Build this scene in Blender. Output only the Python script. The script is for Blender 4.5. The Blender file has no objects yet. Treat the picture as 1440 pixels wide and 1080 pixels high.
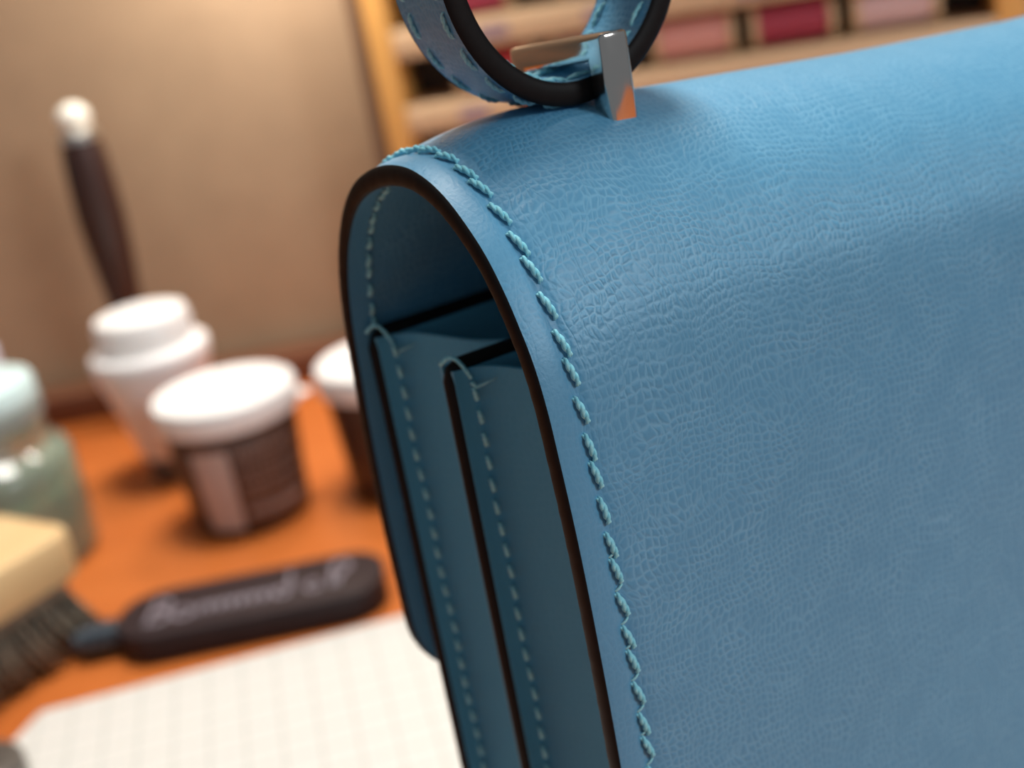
import bpy, bmesh, math, random
from math import sin, cos, pi, radians, sqrt, atan2
from mathutils import Vector, Matrix
random.seed(7)
S = bpy.context.scene
COL = S.collection

# ------------------------------------------------------------------ camera
F_PX, PITCH, ROLL = 1900.0, radians(20.1), radians(10.4)
cd = bpy.data.cameras.new('camera')
cam = bpy.data.objects.new('camera', cd); COL.objects.link(cam)
cd.sensor_width = 36.0
cd.lens = F_PX / 1440.0 * 36.0
cd.clip_start = 0.005; cd.clip_end = 50
fw = Vector((0, cos(PITCH), -sin(PITCH)))
u0 = Vector((0, sin(PITCH), cos(PITCH))); r0 = Vector((1, 0, 0))
rt = cos(ROLL) * r0 - sin(ROLL) * u0
up = sin(ROLL) * r0 + cos(ROLL) * u0
M = Matrix((rt, up, -fw)).transposed().to_4x4()
M.translation = Vector((0, 0, 0.206))
cam.matrix_world = M
cd.dof.use_dof = True
cd.dof.focus_distance = 0.124
cd.dof.aperture_fstop = 20.0
S.camera = cam

# ------------------------------------------------------------------ view and world
S.view_settings.view_transform = 'Standard'
S.view_settings.look = 'None'
S.view_settings.gamma = 1.0
S.view_settings.use_curve_mapping = False
S.view_settings.exposure = 0.0
S.cycles.max_bounces = 8
S.cycles.diffuse_bounces = 4
w = bpy.data.worlds.new('room_ambient'); S.world = w; w.use_nodes = True
w.node_tree.nodes['Background'].inputs[0].default_value = (0.86, 0.93, 1.0, 1)
w.node_tree.nodes['Background'].inputs[1].default_value = 0.21

# ------------------------------------------------------------------ lamps
def area(name, loc, aim, size, power, color=(1, 1, 1)):
    l = bpy.data.lights.new(name, 'AREA'); l.shape = 'DISK'; l.size = size; l.energy = power; l.color = color
    o = bpy.data.objects.new(name, l); COL.objects.link(o)
    o.location = loc
    o.rotation_euler = (Vector(aim) - Vector(loc)).to_track_quat('-Z', 'Y').to_euler()
    return o
area('ceiling_lamp', (0.06, 0.55, 1.25), (0.02, 0.36, 0), 0.42, 23.0, (1.0, 0.95, 0.88))
area('side_fill', (1.05, -0.62, 0.80), (0.1, 0.2, 0.12), 0.45, 9.0, (0.92, 0.97, 1.0))  # unseen fill light, added to brighten the front of the bag
area('shelf_lamp', (-0.062, 0.585, 0.27), (-0.07, 0.642, 0.19), 0.04, 0.46, (1.0, 0.92, 0.82))

# ------------------------------------------------------------------ material helpers
def principled(name, color, rough=0.5, metal=0.0, spec=0.5, coat=0.0, trans=0.0):
    m = bpy.data.materials.new(name); m.use_nodes = True
    b = m.node_tree.nodes['Principled BSDF']
    b.inputs['Base Color'].default_value = (*color, 1)
    b.inputs['Roughness'].default_value = rough
    b.inputs['Metallic'].default_value = metal
    b.inputs['Specular IOR Level'].default_value = spec
    b.inputs['Coat Weight'].default_value = coat
    b.inputs['Transmission Weight'].default_value = trans
    return m
def N(m, t, **kw):
    n = m.node_tree.nodes.new(t)
    for k, v in kw.items():
        if hasattr(n, k): setattr(n, k, v)
    return n
def L(m, a, b): m.node_tree.links.new(a, b)
def bsdf(m): return m.node_tree.nodes['Principled BSDF']
def ramp(m, fac, stops):
    r = N(m, 'ShaderNodeValToRGB'); e = r.color_ramp.elements
    while len(e) < len(stops): e.new(0.5)
    for k, (p, c) in enumerate(stops):
        e[k].position = p; e[k].color = (*c, 1)
    L(m, fac, r.inputs[0]); return r
def noise(m, scale, detail=3.0, vec=None, rough=0.5):
    n = N(m, 'ShaderNodeTexNoise'); n.inputs['Scale'].default_value = scale
    n.inputs['Detail'].default_value = detail; n.inputs['Roughness'].default_value = rough
    if vec is not None: L(m, vec, n.inputs['Vector'])
    return n
def mapping(m, src, scale=(1, 1, 1), rot=(0, 0, 0)):
    p = N(m, 'ShaderNodeMapping'); p.inputs['Scale'].default_value = scale; p.inputs['Rotation'].default_value = rot
    L(m, src, p.inputs['Vector']); return p.outputs[0]
def coord(m, which='Object'): return N(m, 'ShaderNodeTexCoord').outputs[which]
def math_node(m, op, a, b=None, clamp=False):
    n = N(m, 'ShaderNodeMath', operation=op); n.use_clamp = clamp
    for k, v in enumerate((a, b)):
        if v is None: continue
        if isinstance(v, (int, float)): n.inputs[k].default_value = v
        else: L(m, v, n.inputs[k])
    return n.outputs[0]

def leather(name, base, line, bump=1.0, spec=.5):
    """pressed fine-grain calf leather; UVs are in millimetres"""
    m = principled(name, base, 0.44, 0, spec)
    uv = coord(m, 'UV')
    n1 = noise(m, 0.10, 2, uv); n2 = noise(m, 0.55, 2, uv)
    def warp(vec, n, amp):
        s = N(m, 'ShaderNodeVectorMath', operation='SUBTRACT'); L(m, n.outputs['Color'], s.inputs[0]); s.inputs[1].default_value = (.5, .5, .5)
        k = N(m, 'ShaderNodeVectorMath', operation='SCALE'); L(m, s.outputs[0], k.inputs[0]); k.inputs['Scale'].default_value = amp
        a = N(m, 'ShaderNodeVectorMath', operation='ADD'); L(m, vec, a.inputs[0]); L(m, k.outputs[0], a.inputs[1]); return a.outputs[0]
    v = warp(warp(uv, n1, 5.0), n2, 0.8)
    vm = mapping(m, v, (1.34, 1.06, 1))
    vo = N(m, 'ShaderNodeTexVoronoi', voronoi_dimensions='2D', feature='DISTANCE_TO_EDGE'); vo.inputs['Scale'].default_value = 1.0
    vo.inputs['Randomness'].default_value = 0.42; L(m, vm, vo.inputs['Vector'])
    lines = N(m, 'ShaderNodeMapRange'); lines.interpolation_type = 'SMOOTHSTEP'
    L(m, vo.outputs['Distance'], lines.inputs[0]); lines.inputs[1].default_value = 0.0; lines.inputs[2].default_value = 0.24
    lines.inputs[3].default_value = 1.0; lines.inputs[4].default_value = 0.0
    big = noise(m, 0.22, 2, uv)
    strength = N(m, 'ShaderNodeMapRange'); L(m, big.outputs[0], strength.inputs[0])
    strength.inputs[1].default_value = .35; strength.inputs[2].default_value = .65; strength.inputs[3].default_value = .45; strength.inputs[4].default_value = 1.0
    # long veins of the hide, running down the flap
    vv = mapping(m, warp(uv, n1, 6.0), (0.55, 0.13, 1))
    vo2 = N(m, 'ShaderNodeTexVoronoi', voronoi_dimensions='2D', feature='DISTANCE_TO_EDGE'); vo2.inputs['Scale'].default_value = 1.0; L(m, vv, vo2.inputs['Vector'])
    vein = N(m, 'ShaderNodeMapRange'); vein.interpolation_type = 'SMOOTHSTEP'; L(m, vo2.outputs['Distance'], vein.inputs[0])
    vein.inputs[1].default_value = 0.0; vein.inputs[2].default_value = 0.07; vein.inputs[3].default_value = 0.55; vein.inputs[4].default_value = 0.0
    sx = N(m, 'ShaderNodeSeparateXYZ'); L(m, uv, sx.inputs[0])
    hem = N(m, 'ShaderNodeMapRange'); L(m, sx.outputs[0], hem.inputs[0])           # the turned hem outside the seam is pressed smooth
    hem.inputs[1].default_value = 2.6; hem.inputs[2].default_value = 5.5; hem.inputs[3].default_value = .25; hem.inputs[4].default_value = 1.0
    st = math_node(m, 'MULTIPLY', strength.outputs[0], hem.outputs[0])
    ln = math_node(m, 'MULTIPLY', lines.outputs[0], st)
    vn = math_node(m, 'MULTIPLY', vein.outputs[0], hem.outputs[0])
    tot = math_node(m, 'MAXIMUM', ln, vn)
    mix = N(m, 'ShaderNodeMix', data_type='RGBA'); L(m, math_node(m, 'MULTIPLY', tot, 0.55), mix.inputs[0])
    mix.inputs[6].default_value = (*base, 1); mix.inputs[7].default_value = (*line, 1)
    tone = noise(m, 0.05, 2, uv)
    hs = N(m, 'ShaderNodeHueSaturation'); L(m, mix.outputs[2], hs.inputs['Color'])
    tv = N(m, 'ShaderNodeMapRange'); L(m, tone.outputs[0], tv.inputs[0]); tv.inputs[3].default_value = .93; tv.inputs[4].default_value = 1.07
    L(m, tv.outputs[0], hs.inputs['Value']); L(m, hs.outputs[0], bsdf(m).inputs['Base Color'])
    fine = noise(m, 3.2, 4, uv, .6)
    pil = N(m, 'ShaderNodeMapRange'); pil.interpolation_type = 'SMOOTHSTEP'; L(m, vo.outputs['Distance'], pil.inputs[0]); pil.inputs[1].default_value = 0.0; pil.inputs[2].default_value = 0.42
    h = math_node(m, 'ADD', math_node(m, 'SUBTRACT', math_node(m, 'MULTIPLY', pil.outputs[0], st), math_node(m, 'MULTIPLY', vn, .8)), math_node(m, 'MULTIPLY', fine.outputs[0], 0.55))
    bp = N(m, 'ShaderNodeBump'); bp.inputs['Strength'].default_value = 0.42 * bump; bp.inputs['Distance'].default_value = 0.00012
    L(m, h, bp.inputs['Height']); L(m, bp.outputs[0], bsdf(m).inputs['Normal'])
    rg = N(m, 'ShaderNodeMapRange'); L(m, fine.outputs[0], rg.inputs[0]); rg.inputs[3].default_value = .36; rg.inputs[4].default_value = .56
    L(m, rg.outputs[0], bsdf(m).inputs['Roughness'])
    return m

def wood(name, c1, c2, scale=1.0, rough=0.45, axis='X', spec=.5):
    m = principled(name, c1, rough, 0, spec)
    sc = {'X': (6, 60, 60), 'Y': (60, 6, 60), 'Z': (60, 60, 6)}[axis]
    v = mapping(m, coord(m), tuple(s * scale for s in sc))
    n = noise(m, 1.0, 5, v, .6)
    r = ramp(m, n.outputs[0], [(.3, c1), (.7, c2)])
    L(m, r.outputs[0], bsdf(m).inputs['Base Color'])
    bp = N(m, 'ShaderNodeBump'); bp.inputs['Strength'].default_value = .15; bp.inputs['Distance'].default_value = .0004
    L(m, n.outputs[0], bp.inputs['Height']); L(m, bp.outputs[0], bsdf(m).inputs['Normal'])
    return m
def speckled(name, color, rough=.5, amount=.08, scale=400, **kw):
    """a plain colour with the slight unevenness of a real surface"""
    m = principled(name, color, rough, **kw)
    n = noise(m, scale, 3, coord(m))
    r = ramp(m, n.outputs[0], [(.3, tuple(c * (1 - amount) for c in color)), (.7, tuple(min(1, c * (1 + amount)) for c in color))])
    L(m, r.outputs[0], bsdf(m).inputs['Base Color'])
    return m

BLUE = leather('blue_grained_leather', (0.080, 0.282, 0.462), (0.195, 0.445, 0.63))
BLUE_IN = leather('blue_smooth_leather', (0.090, 0.345, 0.520), (0.11, 0.38, 0.56), .35, .22)
EDGE = speckled('dark_edge_paint', (0.006, 0.005, 0.005), .55, .2, 900, spec=.15)
def thread_mat(name, c1, c2):
    m = principled(name, c1, .62)
    n = noise(m, 2600, 3, coord(m)); r = ramp(m, n.outputs[0], [(.35, c1), (.65, c2)])
    L(m, r.outputs[0], bsdf(m).inputs['Base Color']); return m
TURQ = thread_mat('turquoise_waxed_thread', (0.17, 0.58, 0.72), (0.34, 0.76, 0.86))
TURQ2 = thread_mat('pale_turquoise_thread', (0.22, 0.58, 0.66), (0.40, 0.72, 0.76))
STEEL = principled('polished_steel', (0.66, 0.62, 0.58), .10, 1.0)
nst = noise(STEEL, 900, 2, coord(STEEL)); rst = N(STEEL, 'ShaderNodeMapRange'); L(STEEL, nst.outputs[0], rst.inputs[0])
rst.inputs[3].default_value = .06; rst.inputs[4].default_value = .16; L(STEEL, rst.outputs[0], bsdf(STEEL).inputs['Roughness'])

# ------------------------------------------------------------------ mesh helpers (all sizes in millimetres)
MM = 0.001
def new_obj(name, me, mat, parent=None):
    o = bpy.data.objects.new(name, me); COL.objects.link(o)
    if mat is not None and len(me.materials) == 0: me.materials.append(mat)
    if parent is not None: o.parent = parent
    return o
def build(name, V, Fc, mat, parent=None, uv=None, sharp=35, smooth=True):
    me = bpy.data.meshes.new(name)
    me.from_pydata([(x * MM, y * MM, z * MM) for x, y, z in V], [], Fc)
    if uv is not None:
        lay = me.uv_layers.new(name='UVMap')
        for lp in me.loops: lay.data[lp.index].uv = uv[lp.vertex_index]
    if smooth:
        me.shade_smooth()
        if sharp: me.set_sharp_from_angle(angle=radians(sharp))
    bm = bmesh.new(); bm.from_mesh(me); bmesh.ops.recalc_face_normals(bm, faces=bm.faces); bm.to_mesh(me); bm.free()
    return new_obj(name, me, mat, parent)
def lathe(prof, n=40, cx=0, cy=0, z0=0):
    V, Fc = [], []
    for r, z in prof:
        for k in range(n):
            t = 2 * pi * k / n; V.append((cx + r * cos(t), cy + r * sin(t), z0 + z))
    for i in range(len(prof) - 1):
        for k in range(n):
            a, b = i * n + k, i * n + (k + 1) % n
            Fc.append((a, b, b + n, a + n))
    Fc.append(tuple(range(n))[::-1]); Fc.append(tuple((len(prof) - 1) * n + k for k in range(n)))
    return V, Fc
def tube(path, r, n=8, closed=False, taper=None):
    P = [Vector(p) for p in path]; V, Fc = [], []
    prev = None
    for i, p in enumerate(P):
        t = (P[(i + 1) % len(P)] - P[i - 1]) if closed else (P[min(i + 1, len(P) - 1)] - P[max(i - 1, 0)])
        t.normalize()
        if prev is None:
            prev = t.orthogonal().normalized()
        nrm = (prev - t * prev.dot(t)).normalized(); prev = nrm
        bi = t.cross(nrm)
        rr = r if taper is None else r * taper[i]
        for k in range(n):
            a = 2 * pi * k / n
            V.append(tuple(p + nrm * (rr * cos(a)) + bi * (rr * sin(a))))
    m = len(P)
    for i in range(m if closed else m - 1):
        for k in range(n):
            a, b = i * n + k, i * n + (k + 1) % n
            j = ((i + 1) % m) * n
            Fc.append((a, b, j + (k + 1) % n, j + k))
    if not closed:
        Fc.append(tuple(range(n))[::-1]); Fc.append(tuple((m - 1) * n + k for k in range(n)))
    return V, Fc
def merge(*parts):
    V, Fc = [], []
    for v, f in parts:
        o = len(V); V += list(v); Fc += [tuple(i + o for i in q) for q in f]
    return V, Fc
def bevelled(name, V, Fc, bev, mat, parent=None, seg=2, sharp=40):
    me = bpy.data.meshes.new(name)
    bm = bmesh.new()
    vs = [bm.verts.new((x * MM, y * MM, z * MM)) for x, y, z in V]
    for f in Fc: bm.faces.new([vs[i] for i in f])
    bmesh.ops.recalc_face_normals(bm, faces=bm.faces)
    if bev > 0:
        ed = [e for e in bm.edges if len(e.link_faces) == 2 and e.calc_face_angle(0) > radians(30)]
        bmesh.ops.bevel(bm, geom=ed, offset=bev * MM, segments=seg, affect='EDGES', profile=.5)
    bm.to_mesh(me); bm.free()
    me.shade_smooth(); me.set_sharp_from_angle(angle=radians(sharp))
    return new_obj(name, me, mat, parent)
def prism(outline, z0, z1):
    n = len(outline)
    V = [(x, y, z0) for x, y in outline] + [(x, y, z1) for x, y in outline]
    Fc = [tuple(range(n))[::-1], tuple(range(n, 2 * n))] + [(k, (k + 1) % n, n + (k + 1) % n, n + k) for k in range(n)]
    return V, Fc
def rect(x0, x1, y0, y1): return [(x0, y0), (x1, y0), (x1, y1), (x0, y1)]
def rounded(x0, x1, y0, y1, r, n=8):
    out = []
    for cx, cy, a0 in ((x1 - r, y0 + r, -pi / 2), (x1 - r, y1 - r, 0), (x0 + r, y1 - r, pi / 2), (x0 + r, y0 + r, pi)):
        for k in range(n + 1):
            t = a0 + pi / 2 * k / n; out.append((cx + r * cos(t), cy + r * sin(t)))
    return out
def box(name, x0, x1, y0, y1, z0, z1, mat, parent=None, bev=0.5):
    V, Fc = prism(rect(x0, x1, y0, y1), z0, z1)
    return bevelled(name, V, Fc, bev, mat, parent)
def thing(name, label, cat, loc=(0, 0, 0), rz=0.0, group=None):
    o = bpy.data.objects.new(name, None); COL.objects.link(o)
    o.empty_display_size = .01
    o.location = (loc[0] * MM, loc[1] * MM, loc[2] * MM); o.rotation_euler = (0, 0, rz)
    o['label'] = label; o['category'] = cat
    if group: o['group'] = group
    return o
def catmull(P, step):
    P = [Vector(p) for p in P]
    pts = []
    for i in range(len(P) - 1):
        p0, p1, p2, p3 = P[max(i - 1, 0)], P[i], P[i + 1], P[min(i + 2, len(P) - 1)]
        for k in range(12):
            t = k / 12
            pts.append(0.5 * ((2 * p1) + (p2 - p0) * t + (2 * p0 - 5 * p1 + 4 * p2 - p3) * t * t + (3 * p1 - p0 - 3 * p2 + p3) * t ** 3))
    pts.append(P[-1])
    out = [pts[0]]; acc = 0
    Ls = [0]
    for a, b in zip(pts, pts[1:]): Ls.append(Ls[-1] + (b - a).length)
    n = max(2, round(Ls[-1] / step)); j = 0
    for k in range(1, n):
        d = Ls[-1] * k / n
        while Ls[j + 1] < d: j += 1
        f = (d - Ls[j]) / (Ls[j + 1] - Ls[j]); out.append(pts[j].lerp(pts[j + 1], f))
    out.append(pts[-1]); return out

# ------------------------------------------------------------------ setting: floor, wall
FLOOR = -740.0
m_wall = speckled('beige_wall_paint', (0.36, 0.245, 0.15), .55, .05, 60)
m_floor = wood('floor_boards', (.18, .10, .06), (.24, .14, .08), .2)
o = box('floor', -2000, 2200, -1600, 800, FLOOR - 30, FLOOR, m_floor, None, 0); o['kind'] = 'structure'
o = box('wall_back', -2000, 2200, 642, 760, FLOOR, 1500, m_wall, None, 0); o['kind'] = 'structure'

# ------------------------------------------------------------------ workbench
m_table = wood('orange_brown_table_wood', (0.50, 0.130, 0.027), (0.62, 0.178, 0.040), .35, .33, 'X', .4)
m_back_strip = wood('dark_brown_grain', (.10, .035, .016), (.15, .055, .026), .6, .4)
bench = thing('workbench', 'orange brown wooden workbench that the bag, pots and mat stand on', 'workbench', (60, 200, 0))
box('tabletop', -860, 900, -420, 441, -32, 0, m_table, bench, 2)
box('dark_back_strip', -860, -106, 418, 440.5, 0.1, 14, m_back_strip, bench, 1)  # low dark brown strip along the back of the tabletop
for sx in (-800, 840):
    for sy in (-380, 430):
        box('leg', sx - 30, sx + 30, sy - 30, sy + 30, FLOOR, -32, m_table, bench, 2)

# ------------------------------------------------------------------ white gridded cutting mat
m_mat = principled('white_mat_plastic', (.88, .87, .82), .4)
def grid_material(m, pitch_mm):
    v = N(m, 'ShaderNodeSeparateXYZ'); L(m, coord(m), v.inputs[0])
    tot = None
    for ax in (0, 1):
        for p, wdt, amt in ((pitch_mm, .85, .55), (pitch_mm / 2, .22, .3)):
            q = math_node(m, 'MULTIPLY', v.outputs[ax], 1000.0 / p)
            fr = math_node(m, 'FRACT', q)
            d = math_node(m, 'ABSOLUTE', math_node(m, 'SUBTRACT', fr, 0.5))
            ln = math_node(m, 'MULTIPLY', math_node(m, 'GREATER_THAN', d, 0.5 - wdt / p / 2), amt)
            tot = ln if tot is None else math_node(m, 'MAXIMUM', tot, ln)
    mx = N(m, 'ShaderNodeMix', data_type='RGBA'); L(m, tot, mx.inputs[0])
    mx.inputs[6].default_value = (.82, .815, .785, 1); mx.inputs[7].default_value = (.44, .48, .45, 1)
    L(m, mx.outputs[2], bsdf(m).inputs['Base Color'])
grid_material(m_mat, 10)
mo = thing('cutting_mat', 'white cutting mat with a pale printed grid and clipped corner under the blue bag', 'mat', (-155.6, 354, 0), radians(9.2))
ol = [(0, 0), (445, 0), (452, -7), (452, -293), (445, -300), (2, -300), (-9, -290), (-9, -17)]
V, Fc = prism(ol, 0.02, 1.4)
bevelled('mat_sheet', V, Fc, .3, m_mat, mo)

# ------------------------------------------------------------------ blue handbag
PSI = radians(27.5)
LEN = 236.0
bag = thing('handbag', 'blue grained leather flap handbag with turquoise stitching and looped strap', 'handbag', (2.72, 113.74, 0), PSI)

PROF = [(-2.0, 16), (-2.3, 60), (-2.3, 100), (-2.2, 125), (-1.9, 138), (-1.4, 148), (-.5, 157), (0.1, 161.5), (1.1, 165.5), (2.6, 168.9), (4.3, 172),
        (6.5, 175), (9.2, 177.5), (12.3, 179.7), (15.7, 181.2), (19.5, 182), (24, 181.9), (28.5, 181), (33, 179.3), (36.8, 176.7), (39.8, 173.5),
        (42.2, 169.8), (44, 165.5), (45.2, 160.5), (46.0, 154.5), (46.8, 148), (47.3, 141), (47.6, 134), (47.5, 127), (47.3, 120), (47.0, 109)]
prof = catmull([(b, z, 0) for b, z in PROF], 0.9)
NS = len(prof)
def ptan(i):
    t = prof[min(i + 1, NS - 1)] - prof[max(i - 1, 0)]; return t.normalized()
pnor = []
for i in range(NS):
    t = ptan(i); pnor.append(Vector((-t.y, t.x, 0)))        # outward (left of front-up-over-back travel)
slen = [0.0]
for p, q in zip(prof, prof[1:]): slen.append(slen[-1] + (q - p).length)
def sag(a):
    """height change of the flap's top along the bag: a slight swell by the end, a dip towards the middle"""
    K = [(0, 0), (5, 1.0), (12, 2.2), (20, 2.0), (30, .9), (45, -.3), (62, -1.8), (91, -3.6), (118, -4.2)]
    a = min(a, LEN - a)
    for (x0, y0), (x1, y1) in zip(K, K[1:]):
        if a <= x1:
            t = (a - x0) / (x1 - x0); return y0 + (y1 - y0) * t
    return K[-1][1]
def smooth_sag(a): return sum(sag(max(0, a + d)) for d in (-4, -2, 0, 2, 4)) / 5 if a > 4 else sag(a)
def flap_point(a, i, off):
    p = prof[i] + pnor[i] * off
    k = max(0.0, min(1.0, (prof[i].y - 150) / 32)); k = k * k * (3 - 2 * k)
    return (a, p.x, p.y + k * smooth_sag(a))
AS = [0.0, .35, .8, 1.3, 1.8, 2.3, 2.8, 3.2, 3.5, 3.8, 4.2, 4.8, 5.5, 6.5, 8, 10, 12, 14, 16, 18, 20, 23, 26, 30, 35, 40, 45, 50, 56, 63, 70, 80, 91, 104, 118]
AS = AS + [LEN - x for x in AS[-2::-1]]
NA = len(AS)
THK = 2.1
def amin(i):
    b, z = prof[i].x, prof[i].y
    if b < 30 or z > 120: return 0.0
    R = 11.0; d = max(0.0, min(R, 120 - z)); return R - sqrt(max(0, R * R - d * d))
def groove(a):
    x = min(a, LEN - a); return -0.30 * math.exp(-((x - 3.45) / .75) ** 2) - 0.10 * math.exp(-(x / .5) ** 2)
V, UV, Fc = [], [], []
for side in (0, 1):
    for i in range(NS):
        m0 = amin(i)
        for a in AS:
            aa = m0 + a * (LEN - 2 * m0) / LEN
            V.append(flap_point(aa, i, (groove(a) if side == 0 else -THK)))
            UV.append((aa, slen[i]))
off = NS * NA
for i in range(NS - 1):
    for j in range(NA - 1):
        q = (i * NA + j, i * NA + j + 1, (i + 1) * NA + j + 1, (i + 1) * NA + j)
        Fc.append(q); Fc.append(tuple(x + off for x in q[::-1]))
for i in range(NS - 1):
    for j in (0, NA - 1): Fc.append((i * NA + j, (i + 1) * NA + j, (i + 1) * NA + j + off, i * NA + j + off))
for j in range(NA - 1):
    for i in (0, NS - 1): Fc.append((i * NA + j, i * NA + j + 1, i * NA + j + 1 + off, i * NA + j + off))
flap = build('flap', V, Fc, BLUE, bag, UV, 50)

# painted edge: a dark half-round bead closing each end of the flap sheet
for end in (0, 1):
    V, Fc = [], []
    n = 9
    for i in range(NS):
        m0 = amin(i) if True else 0
        for k in range(n):
            t = pi * k / (n - 1)
            a = m0 - 0.42 * sin(t) + .01
            offn = -THK / 2 + (THK / 2 + .03) * cos(t)
            wob = 0.04 * sin(slen[i] * 2.9) * sin(slen[i] * .77 + 1)
            a += wob * sin(t)
            V.append(flap_point(a if end == 0 else LEN - a, i, offn))
    for i in range(NS - 1):
        for k in range(n - 1): Fc.append((i * n + k, i * n + k + 1, (i + 1) * n + k + 1, (i + 1) * n + k))
        Fc.append((i * n, (i + 1) * n, (i + 1) * n + n - 1, i * n + n - 1))
    Fc.append(tuple(range(n))); Fc.append(tuple((NS - 1) * n + k for k in range(n)))
    build('edge_paint', V, Fc, EDGE, flap, None, 60)

# ---- body of the bag: three panels and two V-folded gussets per end
def wrap_uv(V, ax=(0, 2)): return [(p[ax[0]], p[ax[1]] + p[1] * .5) for p in V]
def panel(name, b0, b1, ztop, a0=1.5):
    V, Fc = prism(rect(a0 + .7, LEN - a0 - .7, b0, b1), 2.0, ztop - .7)
    o = bevelled(name, V, Fc, .25, BLUE_IN, bag)
    lay = o.data.uv_layers.new(name='UVMap')
    for lp in o.data.loops:
        c = o.data.vertices[lp.vertex_index].co; lay.data[lp.index].uv = (c.x * 1000, c.z * 1000 + c.y * 400)
    # dark painted rim running up both ends and along the top
    P = [(a0, 2.6), (a0, ztop - 2.0), (a0 + .6, ztop - .6), (a0 + 2, ztop), (LEN - a0 - 2, ztop), (LEN - a0 - .6, ztop - .6), (LEN - a0, ztop - 2.0), (LEN - a0, 2.6)]
    hb = (b1 - b0) / 2 + .1; bc = (b0 + b1) / 2
    V, Fc = [], []; n = 8
    for q, (a, z) in enumerate(P):
        pa = Vector(P[max(q - 1, 0)]); pb = Vector(P[min(q + 1, len(P) - 1)]); t = (pb - pa).normalized(); nn = Vector((-t.y, t.x))
        for k in range(n):
            an = 2 * pi * k / n
            V.append((a + nn.x * .8 * cos(an) - nn.x * .4, bc + hb * sin(an), z + nn.y * .8 * cos(an) - nn.y * .4))
    for q in range(len(P) - 1):
        for k in range(n): Fc.append((q * n + k, q * n + (k + 1) % n, (q + 1) * n + (k + 1) % n, (q + 1) * n + k))
    Fc.append(tuple(range(n))); Fc.append(tuple((len(P) - 1) * n + k for k in range(n)))
    build('edge_paint', V, Fc, EDGE, o, None, 60)
    return o
back_panel = panel('back_panel', 40.9, 43.1, 160)
middle_panel = panel('middle_panel', 22.0, 24.3, 160)
front_panel = panel('front_panel', 2.5, 4.3, 160, 4.2)
V, Fc = prism(rect(1.8, LEN - 1.8, 2.6, 43.0), 1.45, 3.6)
bottom = bevelled('bottom_panel', V, Fc, .4, BLUE_IN, bag)

def gusset(plan, ztop, mirror):
    P = catmull([(a, b, 0) for a, b in plan], .8); t = .55
    n = len(P); V, UV, Fc = [], [], []
    zs = [3.7] + [3.7 + (ztop - 3.7) * k / 24 for k in range(1, 25)]
    L0 = [0]
    for p, q in zip(P, P[1:]): L0.append(L0[-1] + (q - p).length)
    for side in (0, 1):
        for i, p in enumerate(P):
            tg = (P[min(i + 1, n - 1)] - P[max(i - 1, 0)]).normalized(); nn = Vector((-tg.y, tg.x, 0)) * (t if side else 0)
            dip = -1.6 * sin(pi * L0[i] / L0[-1]) ** 2
            for z in zs:
                a, b = p.x + nn.x, p.y + nn.y
                a += .35 * sin(z * .07 + i * .05) * sin(pi * L0[i] / L0[-1])
                zz = z + dip * max(0, (z - 120) / 40)
                V.append((LEN - a if mirror else a, b, zz)); UV.append((L0[i], zz))
    m = len(zs); off = n * m
    for i in range(n - 1):
        for k in range(m - 1):
            q = (i * m + k, i * m + k + 1, (i + 1) * m + k + 1, (i + 1) * m + k); Fc.append(q); Fc.append(tuple(x + off for x in q[::-1]))
        Fc.append((i * m + m - 1, (i + 1) * m + m - 1, (i + 1) * m + m - 1 + off, i * m + m - 1 + off))
        Fc.append((i * m, (i + 1) * m, (i + 1) * m + off, i * m + off))
    for i in (0, n - 1):
        for k in range(m - 1): Fc.append((i * m + k, i * m + k + 1, i * m + k + 1 + off, i * m + k + off))
    return build('gusset', V, Fc, BLUE_IN, bag, UV, 50)
G1 = [(1.7, 40.75), (4.2, 40.5), (6.5, 38.6), (10, 33.5), (13, 30.2), (14.5, 28.6), (14, 26.9), (9, 25.9), (1.7, 25.0)]
G2 = [(1.7, 21.85), (4.2, 21.6), (7, 19.5), (10.5, 14.5), (13, 10.5), (14, 8.5), (13, 6.9), (9, 5.6), (4.6, 5.0)]
gus = []
for mir in (False, True):
    gus.append(gusset(G1, 159.4, mir)); gus.append(gusset(G2, 159.4, mir))

# ---- stitches: two-ply waxed thread, one mesh per look, one object per stitch
def stitch_mesh(name, length, ply, mat, tail=True):
    parts = []
    n = 15
    for ph in (0, pi):
        pa, tp = [], []
        for k in range(n):
            f = k / (n - 1); x = (f - .5) * length
            h = 0.16 + .26 * sin(pi * f) ** .7 - (.45 if k in (0, n - 1) else 0)
            an = ph + f * 2 * pi * 1.6
            pa.append((x, ply * .60 * cos(an), h + ply * .60 * sin(an)))
            tp.append(.45 + .65 * sin(pi * f) ** .6)
        parts.append(tube(pa, ply, 6, False, tp))
    V, Fc = merge(*parts)
    me = bpy.data.meshes.new(name); me.from_pydata([tuple(c * MM for c in v) for v in V], [], Fc)
    me.shade_smooth(); me.materials.append(mat); return me
st_main = stitch_mesh('seam_stitch', 3.05, .235, TURQ)
st_strap = stitch_mesh('strap_stitch', 3.0, .16, TURQ2)
st_small = stitch_mesh('gusset_stitch', 1.45, .21, TURQ2)
def frame_obj(me, pos, x, z, parent, name='stitch'):
    x = Vector(x).normalized(); z = Vector(z); z = (z - x * z.dot(x)).normalized(); y = z.cross(x)
    o = bpy.data.objects.new(name, me); COL.objects.link(o); o.parent = parent
    Mx = Matrix((x, y, z)).transposed().to_4x4(); Mx.translation = Vector(pos) * MM
    o.matrix_local = Mx
    return o
ret_me = bpy.data.meshes.new('return_thread')
V, Fc = tube([(-.62, 0, -.25), (-.35, 0, .10), (0, 0, .17), (.35, 0, .10), (.62, 0, -.25)], .13, 6)
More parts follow.
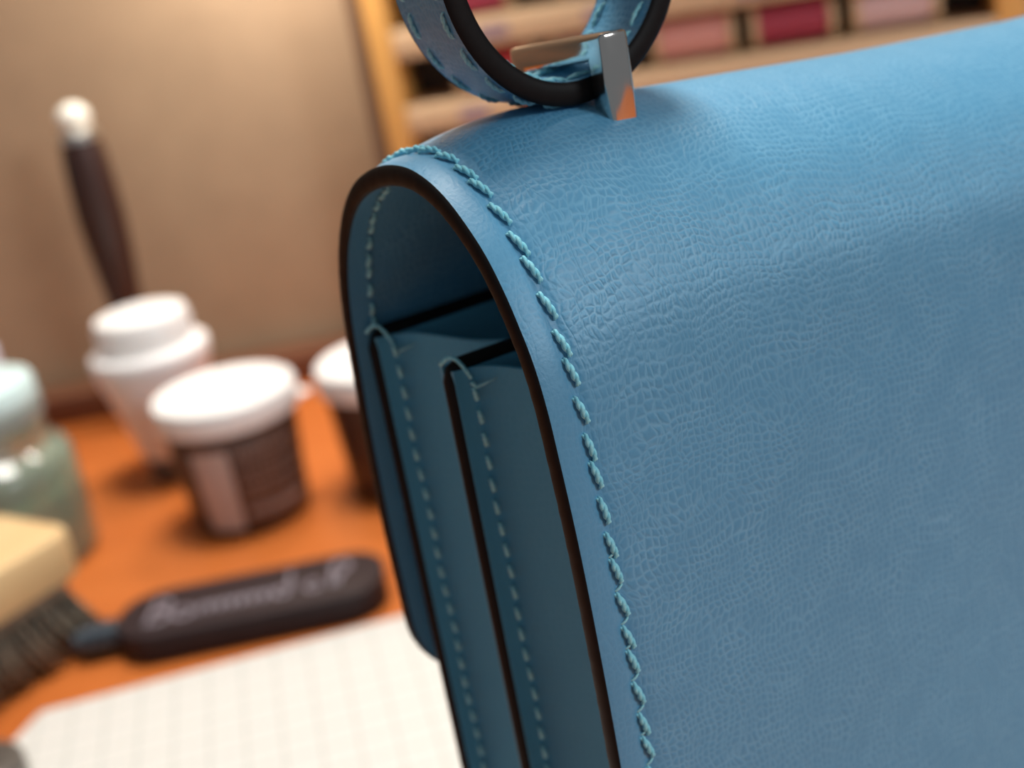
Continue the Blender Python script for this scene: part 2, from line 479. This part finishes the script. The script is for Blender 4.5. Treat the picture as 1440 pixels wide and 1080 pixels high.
ret_me.from_pydata([tuple(c * MM for c in v) for v in V], [], Fc); ret_me.shade_smooth(); ret_me.materials.append(TURQ2)
def at_s(d):
    for i in range(NS - 1):
        if slen[i + 1] >= d:
            return i
    return NS - 2
s_top = slen[max(range(NS), key=lambda i: prof[i].y)]
PITCH_ST = 3.3
d = 6.0; cnt = 0
rs = random.Random(3)
while d < s_top + 34:
    i = at_s(d)
    t2 = ptan(i); n2 = pnor[i]
    P = Vector(flap_point(3.45, i, -0.27))
    sl = 0.30 + rs.uniform(-.05, .05)
    if 150 < prof[i].y < 158: sl *= .7
    # downward travel leans away from the edge: right ends sit lower
    x = Vector((sl, -t2.x, -t2.y))
    frame_obj(st_main, P, x, (0, n2.x, n2.y), flap)
    if prof[i].x < 1 and prof[i].y < 147:
        P2 = Vector(flap_point(3.45, at_s(d - PITCH_ST / 2), -0.22))
        frame_obj(ret_me, P2, (-1.0, -t2.x * .55, -t2.y * .55), (0, n2.x, n2.y), flap)
    d += PITCH_ST; cnt += 1
# inside row of the same seam, seen on the lining of the rear sheet
d = s_top + 12
while d < s_top + 62:
    i = at_s(d); t2 = ptan(i); n2 = pnor[i]
    P = Vector(flap_point(2.6, i, -THK - .02))
    frame_obj(st_small, P, (.12, -t2.x, -t2.y), (0, -n2.x, -n2.y), flap)
    d += PITCH_ST * .72
# gusset rows
for g, bb, aa, ztop in ((gus[0], 40.1, 3.35, 157.6), (gus[1], 21.2, 3.45, 156.6)):
    z = ztop; k = 0
    while z > 62:
        frame_obj(st_small, (aa + .1 * sin(k), bb - .05, z), (.10, 0, -1), (-.30, -.95, 0), g)
        z -= 2.68; k += 1
# thread tacks thrown over the top corner of each panel
for pan, bb0, bb1 in ((back_panel, 40.2, 42.6), (middle_panel, 21.3, 23.9)):
    pa = []
    for k in range(9):
        f = k / 8; an = pi * f
        pa.append((1.35 + 2.1 * f, bb1 + (bb0 - bb1) * f, 159.9 + 1.15 * sin(an) - 1.6 * f * f))
    V, Fc = tube(pa, .23, 8)
    build('thread_tack', V, Fc, TURQ, pan, None, 0)
    V, Fc = tube([(3.3, bb0, 157.9), (3.6, bb0 - .5, 157.4), (4.3, bb0 - .9, 157.6), (5.6, bb0 - 1.6, 158.0)], .22, 6, False, [1.2, 1, .7, .3])
    build('thread_tail', V, Fc, TURQ2, pan, None, 0)

# ---- metal keeper on top of the flap
loop_parts = []
def keeper():
    a0, a1 = 20.4, 23.8
    y0, y1, y2, y3 = 13.4, 16.5, 28.6, 31.8
    zb, zt, zi = 180.9, 190.8, 187.9
    # side view outline (b,z): an upside-down U, extruded along a
    U = [(y0, zb), (y1, zb), (y1, zi), (y2, zi - 1.3), (y2, zb), (y3, zb), (y3, zt - 1.7), (y0, zt)]
    V = [(a0, b, z) for b, z in U] + [(a1, b, z) for b, z in U]
    n = len(U)
    Fc = [(0, 1, 2, 7), (2, 3, 6, 7), (3, 4, 5, 6)]
    Fc += [tuple(x + n for x in f[::-1]) for f in Fc]
    Fc += [(k, (k + 1) % n, n + (k + 1) % n, n + k) for k in range(n)]
    return V, Fc
V, Fc = keeper()
bevelled('strap_keeper', V, Fc, .6, STEEL, bag, 3, 30)

# ---- strap: a looped band through the keeper, edges painted dark
SB0, SB1 = 16.7, 27.5
def ring(t, off):
    rx = 13.6 if cos(t) < 0 else 14.6
    return (19.4 + (rx + off) * cos(t), 199.6 + (15.6 + off) * sin(t))
nR = 96
V, UV, Fc = [], [], []
cs = [(-2.3, SB0 + .35), (-2.3, SB1 - .35), (0, SB1 - .35), (0, SB0 + .35)]
bsub = [SB0 + .35 + (SB1 - SB0 - .7) * k / 8 for k in range(9)]
sec = [(0 + (.22 * math.exp(-((b - SB0 - 1.9) / .6) ** 2) + .22 * math.exp(-((b - SB1 + 1.9) / .6) ** 2)) * -1, b) for b in bsub] + [(-2.3, b) for b in bsub[::-1]]
m = len(sec)
for k in range(nR):
    t = 2 * pi * k / nR
    for o_, b in sec:
        a, z = ring(t, o_); V.append((a, b, z)); UV.append((b, t * 15))
for k in range(nR):
    for q in range(m):
        Fc.append((k * m + q, k * m + (q + 1) % m, ((k + 1) % nR) * m + (q + 1) % m, ((k + 1) % nR) * m + q))
strap = build('strap', V, Fc, BLUE, bag, UV, 50)
for bc, sg in ((SB0 + .34, -1), (SB1 - .34, 1)):
    V, Fc = [], []; n = 8
    for k in range(nR):
        t = 2 * pi * k / nR
        for q in range(n):
            an = pi * q / (n - 1)
            a, z = ring(t, -1.15 + 1.2 * cos(an)); V.append((a, bc + sg * .42 * sin(an), z))
    for k in range(nR):
        for q in range(n): Fc.append((k * n + q, k * n + (q + 1) % n, ((k + 1) % nR) * n + (q + 1) % n, ((k + 1) % nR) * n + q))
    build('edge_paint', V, Fc, EDGE, strap, None, 60)
nst_ = 24
for row in (SB0 + 1.9, SB1 - 1.9):
    for k in range(nst_):
        t = 2 * pi * (k + .35) / nst_
        for o_, sgn in ((-.30, 1), (-2.20, -1)):
            a, z = ring(t, o_)
            frame_obj(st_strap, (a, row, z), (-sin(t), .12 * sgn, cos(t)), (cos(t) * sgn, 0, sin(t) * sgn), strap)

# ------------------------------------------------------------------ brown pots with white lids
m_lid = speckled('white_lid_plastic', (.90, .88, .86), .38, .02, 90)
m_pot = speckled('dark_brown_plastic', (.075, .034, .022), .38, .1, 300)
m_label = speckled('greyed_pink_label', (.52, .42, .38), .5, .06, 200)
m_print = speckled('faded_print', (.30, .205, .17), .5, .15, 500)
def arc_patch(r0, z0, r1, z1, t0, t1, n, off, thick=.12):
    V, Fc = [], []
    for (o_) in (off + thick, off - .3):
        for k in range(n + 1):
            t = t0 + (t1 - t0) * k / n
            for r, z in ((r0, z0), (r1, z1)): V.append(((r + o_) * cos(t), (r + o_) * sin(t), z))
    w2 = 2 * (n + 1)
    for k in range(n):
        q = (2 * k, 2 * k + 2, 2 * k + 3, 2 * k + 1); Fc.append(q); Fc.append(tuple(x + w2 for x in q[::-1]))
        Fc.append((2 * k, 2 * k + 2, 2 * k + 2 + w2, 2 * k + w2)); Fc.append((2 * k + 1, 2 * k + 3, 2 * k + 3 + w2, 2 * k + 1 + w2))
    for k in (0, n): Fc.append((2 * k, 2 * k + 1, 2 * k + 1 + w2, 2 * k + w2))
    return V, Fc
def pot_r(z): return 22.0 + 3.0 * z / 42
def pot(loc, label, rz, group):
    t = thing('lidded_pot', label, 'pot', loc, rz, group)
    V, Fc = lathe([(20.5, 0), (21.6, .5), (22.2, 1.6), (pot_r(20), 20), (pot_r(41), 41.5), (24.5, 43)], 48)
    build('pot_body', V, Fc, m_pot, t)
    V, Fc = lathe([(25.2, 41.2), (26.6, 41.2), (27.0, 41.8), (27.0, 48.5), (26.6, 50.2), (25.6, 51), (24.3, 51), (23.8, 50.5), (12, 50.4)], 56)
    lid = build('lid', V, Fc, m_lid, t)
    V, Fc = prism([(26, -4), (30.2, -3), (31, -1.5), (31, 1.5), (30.2, 3), (26, 4)], 41.6, 43.2)
    tab = bevelled('tab', V, Fc, .4, m_lid, lid)
    return t
pots = []
t = pot((-106, 476, 0), 'brown pot with white lid and grey pink label beside the pale bottle', 0, 'lidded pots on the workbench')
V, Fc = arc_patch(pot_r(3), 3, pot_r(35), 35, radians(-122), radians(-88), 14, .0)
build('label_panel', V, Fc, m_label, t, None, 30)['label'] = 'greyish pink printed label panel'
# four rows of faded small print beside the label panel
rr = random.Random(11)
for row, z in enumerate((31, 25, 19, 13, 6.5)):
    parts = []
    th = -82
    while th < -22:
        wd = rr.uniform(2.0, 5.5) if row < 4 else 9
        h = 3.4 if row < 1 else (2.2 if row < 4 else 3.6)
        parts.append(arc_patch(pot_r(z), z, pot_r(z + h), z + h, radians(th), radians(min(th + wd, -20)), 3, .0, .07))
        th += wd + rr.uniform(1.2, 3) if row < 4 else wd + .5
    V, Fc = merge(*parts)
    build('print_row', V, Fc, m_print, t, None, 0)
t.children[1].children[0].rotation_euler = (0, 0, radians(8))
pot((-45, 481, 0), 'brown pot with white lid partly hidden behind the blue bag', radians(60), 'lidded pots on the workbench')

# ------------------------------------------------------------------ pale tapering bottle with a white screw cap
m_bottle = speckled('milky_white_plastic', (.86, .83, .82), .42, .03, 100)
m_foot = speckled('smoky_grey_foot', (.12, .115, .12), .35, .1, 200)
bt = thing('screw_cap_bottle', 'milky white tapering bottle with a wide white screw cap', 'bottle', (-143.5, 533, 0))
V, Fc = lathe([(11.2, 0), (12.0, .6), (12.4, 2), (14.0, 10.5)], 40); build('dark_base', V, Fc, m_foot, bt)['label'] = 'smoky grey base of the bottle'
V, Fc = lathe([(14.0, 10.5), (17.2, 25), (20.8, 38), (23.4, 47), (24.2, 51.5), (24.3, 54.0), (23.5, 55.6), (21, 56.5), (18.2, 56.7)], 48); build('bottle_body', V, Fc, m_bottle, bt)
V, Fc = lathe([(18.6, 56.8), (19.0, 57.6), (19.0, 68), (18.2, 70), (16.5, 70.6), (8, 70.6)], 48); cap = build('screw_cap', V, Fc, m_lid, bt)
parts = []
for k in range(36):
    an = 2 * pi * k / 36
    c, s_ = cos(an), sin(an)
    parts.append(prism([(18.8 * c - .5 * s_, 18.8 * s_ + .5 * c), (18.8 * c + .5 * s_, 18.8 * s_ - .5 * c), (19.4 * c + .3 * s_, 19.4 * s_ - .3 * c), (19.4 * c - .3 * s_, 19.4 * s_ + .3 * c)], 58.2, 67.0))
V, Fc = merge(*parts); build('grip_ridges', V, Fc, m_lid, cap, None, 20)

# ------------------------------------------------------------------ upright tool with a dark wooden handle
m_dkwood = wood('dark_red_wood', (.022, .009, .007), (.050, .018, .012), 1.2, .35, 'Z')
m_silver = principled('satin_silver', (.74, .73, .68), .30, 1.0)
m_ivory = speckled('ivory_knob', (.80, .77, .68), .28, .05, 150)
tl = thing('wooden_handled_tool', 'upright dark red wooden tool handle with a pale knob, behind the white bottle', 'tool', (-166, 600, 0))
V, Fc = lathe([(6.5, 0), (7.4, .8), (7.6, 6), (6.6, 10), (6.4, 30), (7.0, 52), (8.2, 66), (9.8, 84), (10.6, 100), (10.3, 115), (9.6, 127), (8.4, 134)], 32); build('handle', V, Fc, m_dkwood, tl)
V, Fc = lathe([(8.0, 133.6), (8.4, 134.2), (8.2, 137.5), (7.2, 138.2)], 32); build('ferrule', V, Fc, m_silver, tl)
V, Fc = lathe([(6.4, 138.2)] + [(7.2 * cos(radians(x)), 143.4 + 6.6 * sin(radians(x))) for x in range(-50, 86, 9)], 32); build('knob', V, Fc, m_ivory, tl)

# ------------------------------------------------------------------ green jar at the left edge
m_green = principled('sage_green_glass', (.42, .52, .40), .10, 0, .5, .4, .75)
bsdf(m_green).inputs['IOR'].default_value = 1.3
ngr = noise(m_green, 40, 2, coord(m_green)); L(m_green, ramp(m_green, ngr.outputs[0], [(.3, (.55, .66, .54)), (.7, (.62, .72, .60))]).outputs[0], bsdf(m_green).inputs['Base Color'])
m_liquid = speckled('olive_green_fill', (.24, .285, .19), .4, .1, 80)
m_cyan = speckled('pale_cyan_cap', (.62, .80, .80), .35, .03, 120)
m_grey = speckled('grey_green_ring', (.26, .30, .28), .4, .06, 120)
jar = thing('green_jar', 'sage green glass jar with a pale cyan cap behind the wooden brush', 'jar', (-196, 470, 0))
V, Fc = lathe([(28.5, 0), (30.2, 1), (31, 3), (31, 37), (30.5, 40), (29, 42.5), (26.2, 44), (24.4, 45.5), (24.2, 60)], 56); build('jar_body', V, Fc, m_green, jar)
V, Fc = lathe([(27, 1.6), (29.4, 3.2), (29.4, 27), (28.8, 27.4)], 48); build('contents', V, Fc, m_liquid, jar)['label'] = 'olive green contents seen through the glass'
V, Fc = lathe([(24.9, 56.2), (25.3, 56.6), (25.3, 62.2), (24.9, 62.6)], 48); build('sealing_ring', V, Fc, m_grey, jar)['label'] = 'grey green ring under the cap'
V, Fc = lathe([(24.2, 62.7), (24.8, 63.2), (24.8, 68.5), (24.0, 70.2), (22.4, 71), (8, 71)], 48); build('cap', V, Fc, m_cyan, jar)

# pale bottle at the very edge, behind the jar
m_lav = speckled('pale_lavender_plastic', (.70, .70, .82), .4, .03, 120)
lb = thing('lavender_bottle', 'pale lavender bottle tip rising behind the green jar', 'bottle', (-226, 566, 0))
V, Fc = lathe([(15, 0), (16.5, .8), (17, 2.5), (17, 34), (15, 40), (9, 44), (8.4, 46)], 36); build('bottle_body', V, Fc, m_lav, lb)
V, Fc = lathe([(9.2, 46), (9.6, 46.6), (9.6, 58), (8.6, 60.5), (5, 61.4)], 32); build('cap', V, Fc, m_lav, lb)

# ------------------------------------------------------------------ horsehair brush with a pale wooden back
m_pale = wood('pale_beech', (.70, .46, .22), (.80, .57, .30), .8, .45, 'X')
m_bris = principled('dark_bristle', (.055, .046, .036), .5)
vb = mapping(m_bris, coord(m_bris), (900, 900, 60)); nb = noise(m_bris, 1.0, 3, vb)
L(m_bris, ramp(m_bris, nb.outputs[0], [(.35, (.10, .08, .058)), (.65, (.32, .27, .20))]).outputs[0], bsdf(m_bris).inputs['Base Color'])
br = thing('bristle_brush', 'pale wooden brush with dark bristles lying at the left edge', 'brush', (-146, 396, 0), radians(54))
V, Fc = prism(rounded(-120, 0, -2, 42, 7, 6), 25.5, 41)
bevelled('brush_back', V, Fc, 1.2, m_pale, br, 3)
V, Fc = prism(rounded(-117, -4, 1, 39, 6, 5), 21, 25.5)
core = bevelled('bristle_bed', V, Fc, .3, m_bris, br)
parts = []
rb = random.Random(5)
for i in range(40):
    for j in range(14):
        x = -115 + 109 * (i + rb.uniform(.1, .9)) / 40; y = 3 + 34 * (j + rb.uniform(.1, .9)) / 14
        fx = (x + 60) / 60; fy = (y - 20) / 20
        ex = x + fx * 11 + rb.uniform(-1.5, 1.5); ey = y + fy * 8 + rb.uniform(-1.5, 1.5)
        ez = rb.uniform(1.6, 3.2)
        parts.append(tube([(x, y, 23), ((x + ex) / 2 - fx * .6, (y + ey) / 2, 12), (ex, ey, ez)], 1.25, 5, False, [1, 1, .55]))
V, Fc = merge(*parts)
ob = build('bristles', V, Fc, m_bris, br, None, 0); ob['kind'] = 'stuff'

# ------------------------------------------------------------------ dark brown rounded bar with handwriting on its top
m_bar = speckled('aubergine_brown_plastic', (.030, .018, .020), .5, .1, 200, spec=.2)
m_ink = speckled('pale_lilac_ink', (.27, .235, .28), .5, .1, 500)
bar = thing('rounded_bar_case', 'dark aubergine rounded bar with pale handwriting, lying before the brown pot', 'case', (-94, 388, 0), radians(2.5))
V, Fc = prism(rounded(-43, 43, -15.5, 15.5, 13.5, 10), 0.02, 10.2)
bevelled('bar_body', V, Fc, .7, m_bar, bar, 3)
# the writing, as strokes: a tall capital, a run of small round letters, a tall d, then two more letters
def arc(cx, cy, rx, ry, a0, a1, n=10): return [(cx + rx * cos(radians(a0 + (a1 - a0) * k / n)), cy + ry * sin(radians(a0 + (a1 - a0) * k / n))) for k in range(n + 1)]
strokes = [[(-33, -8), (-32, 0), (-31, 8)], arc(-31, 4.4, 4.5, 3.6, 90, -90) + arc(-31.5, -3.6, 5.2, 4.2, 90, -90),
           arc(-21.5, -4, 3.0, 3.4, 60, 420, 14)]
x = -16.5
for k in range(7): strokes.append([(x, -6.5), (x + .3, -2.5)] + arc(x + 1.8, -3.4, 1.5, 2.0, 150, 0, 6) + [(x + 3.3, -6.5)]); x += 3.5
strokes += [arc(10.2, -3.6, 2.2, 2.8, 20, 340, 12) + [(12.4, -6), (12.4, 9)], arc(20, -3.4, 2.3, 2.8, 20, 340, 12) + [(22.3, -6.4)],
            [(26, -6.2), (26.4, 2)] + arc(29.0, 6.0, 2.9, 3.6, 200, -60, 12) + [(28.4, -1), (28, -6)]]
parts = []
for s_ in strokes: parts.append(tube([(px, py, 10.25) for px, py in s_], .8, 6))
V, Fc = merge(*[([(x_, y_, 10.2 + (z_ - 10.2) * .3) for x_, y_, z_ in v], f) for v, f in parts])
build('handwriting', V, Fc, m_ink, bar, None, 0)['label'] = 'pale lilac handwritten lettering'

# ribbed metal ferrule lying between brush and bar
m_rib = principled('blue_grey_metal', (.16, .20, .24), .35, .8)
nr_ = noise(m_rib, 700, 2, coord(m_rib)); L(m_rib, ramp(m_rib, nr_.outputs[0], [(.3, (.07, .09, .115)), (.7, (.13, .155, .18))]).outputs[0], bsdf(m_rib).inputs['Base Color'])
rf = thing('ribbed_rod', 'short blue grey ribbed metal rod between the brush and the dark bar', 'rod', (-142.5, 384.5, 5.75), radians(8))
prof_r = []
xx = -6
while xx < 5: prof_r += [(5.1, xx), (5.7, xx + .5), (5.7, xx + 1.0), (5.1, xx + 1.5)]; xx += 2
V, Fc = lathe(prof_r, 20); V = [(z, x_, y_) for x_, y_, z in V]
build('ribbed_shaft', V, Fc, m_rib, rf, None, 40)
V, Fc = lathe([(3.2, -9), (3.6, -8.5), (3.6, -6)], 20); V = [(z, x_, y_) for x_, y_, z in V]; build('end_pin', V, Fc, m_rib, rf)

# small grey disc weight, just in view by the clipped corner of the mat
m_lead = speckled('dull_grey_metal', (.16, .15, .14), .4, .1, 300, metal=.6)
dw = thing('disc_weight', 'grey metal disc standing on the clipped corner of the white mat', 'weight', (-162, 318.5, 1.45))
V, Fc = lathe([(11.5, 0), (12.4, .6), (12.6, 1.4), (12.6, 6), (12.0, 7), (11, 7.4), (5, 7.4)], 40); build('weight_body', V, Fc, m_lead, dw)
V, Fc = lathe([(4.4, 7.4), (4.6, 7.8), (4.6, 10), (4.0, 10.6), (2, 10.8)], 24); build('grip_knob', V, Fc, m_lead, dw)

# ------------------------------------------------------------------ thread shelf at the back
m_oak = wood('honey_oak', (.62, .30, .075), (.74, .39, .11), .6, .45, 'Z')
m_board = wood('tan_board', (.55, .36, .21), (.66, .45, .27), .6, .5, 'X')
m_strip = wood('brown_strip_grain', (.12, .06, .03), (.16, .08, .04), .6, .5, 'Z')
m_black = speckled('dark_back_board', (.035, .022, .014), .6, .15, 100)
YAW = radians(-12)
sh = thing('thread_shelf', 'honey oak thread shelf full of spools behind the bag', 'shelf', (-24.5, 600, .1), YAW)
W_IN, TOPZ, DEP = 249, 240, 34
box('brown_strip', -17.0, -10.5, .6, DEP, 0, TOPZ, m_strip, sh, .3)  # narrow brown strip along the left of the upright
box('upright', -10.4, 0, 0, DEP, 0, TOPZ, m_oak, sh, .5)
box('upright', W_IN, W_IN + 11.6, 0, DEP, 0, TOPZ, m_oak, sh, .5)
box('back_board', 0, W_IN, DEP - 2, DEP, 0, TOPZ, m_black, sh, 0)
levels = [122.0 - 33 * k for k in range(4)] + [155.0, 188.0, 221.0]
for z in levels:
    bd = box('shelf_board', 0.1, W_IN - .1, .5, DEP - 2.1, z - 12.5, z, m_board, sh, .4)
m_smudge = speckled('faded_violet_print', (.30, .20, .24), .6, .2, 300)
for x, z in ((84, 149), (148, 149), (206, 149), (24, 116), (38, 149)):
    box('shelf_mark', x, x + 13, .2, .7, z - 3.2, z + 2.2, m_smudge, sh, 0)['label'] = 'faded violet stamp on the shelf edge'

m_spool = wood('spool_wood', (.60, .40, .22), (.68, .48, .28), 1.5, .5, 'X')
def wound(name, c):
    m = principled(name, c, .55)
    wv = N(m, 'ShaderNodeTexWave'); wv.inputs['Scale'].default_value = 420; L(m, coord(m), wv.inputs['Vector'])
    bp = N(m, 'ShaderNodeBump'); bp.inputs['Strength'].default_value = .5; bp.inputs['Distance'].default_value = .0004
    L(m, wv.outputs['Fac'], bp.inputs['Height']); L(m, bp.outputs[0], bsdf(m).inputs['Normal'])
    L(m, ramp(m, wv.outputs['Fac'], [(0, tuple(x * .8 for x in c)), (1, c)]).outputs[0], bsdf(m).inputs['Base Color'])
    return m
th_mats = {'salmon pink': wound('salmon_pink_thread', (.82, .36, .30)), 'crimson': wound('crimson_thread', (.42, .035, .07)), 'pale blush': wound('blush_thread', (.80, .52, .50)),
           'scarlet': wound('scarlet_thread', (.55, .03, .03)), 'rose red': wound('rose_red_thread', (.55, .07, .14)), 'lavender': wound('lavender_thread', (.50, .42, .56)), 'dusty mauve': wound('mauve_thread', (.45, .27, .30))}
def turn_x(V): return [(z, x, y) for x, y, z in V]
def spool(x, z, col, label):
    c, s_ = cos(YAW), sin(YAW)
    lx, ly = x, 14.0
    t = thing('thread_spool', label, 'spool', (-24.5 + lx * c - ly * s_, 600 + lx * s_ + ly * c, z + 9.6), YAW, 'thread spools on the shelf')
    V, Fc = lathe([(4.5, -14.6), (4.5, 14.6)], 16); build('core', turn_x(V), Fc, m_spool, t)
    for sg in (-1, 1):
        V, Fc = lathe([(9.0, sg * 14.5), (9.5, sg * 14.9), (9.5, sg * 17.2), (9.0, sg * 17.6), (3, sg * 17.6)], 28); build('flange', turn_x(V), Fc, m_spool, t)
    V, Fc = lathe([(7.8, -14.4), (8.4, -13.8), (8.6, -6), (8.5, 0), (8.6, 6), (8.4, 13.8), (7.8, 14.4)], 28); build('wound_thread', turn_x(V), Fc, th_mats[col], t)
for x, col, lab in ((41, 'scarlet', 'scarlet thread spool nearest the oak upright, low behind the strap loop'),
                    (84, 'dusty mauve', 'dusty mauve thread spool directly behind the metal strap keeper'),
                    (127.5, 'salmon pink', 'salmon pink thread spool beside the right of the strap loop'),
                    (169, 'crimson', 'crimson thread spool between the pink and the blush spools'),
                    (210.5, 'pale blush', 'pale blush thread spool at the right end of the lower row')):
    spool(x, 122.1, col, lab)
for x, col, lab in ((36, 'rose red', 'rose red thread spool seen high inside the strap loop'), (91, 'lavender', 'lavender thread spool high beside the right side of the strap loop')):
    spool(x, 155.1, col, lab)
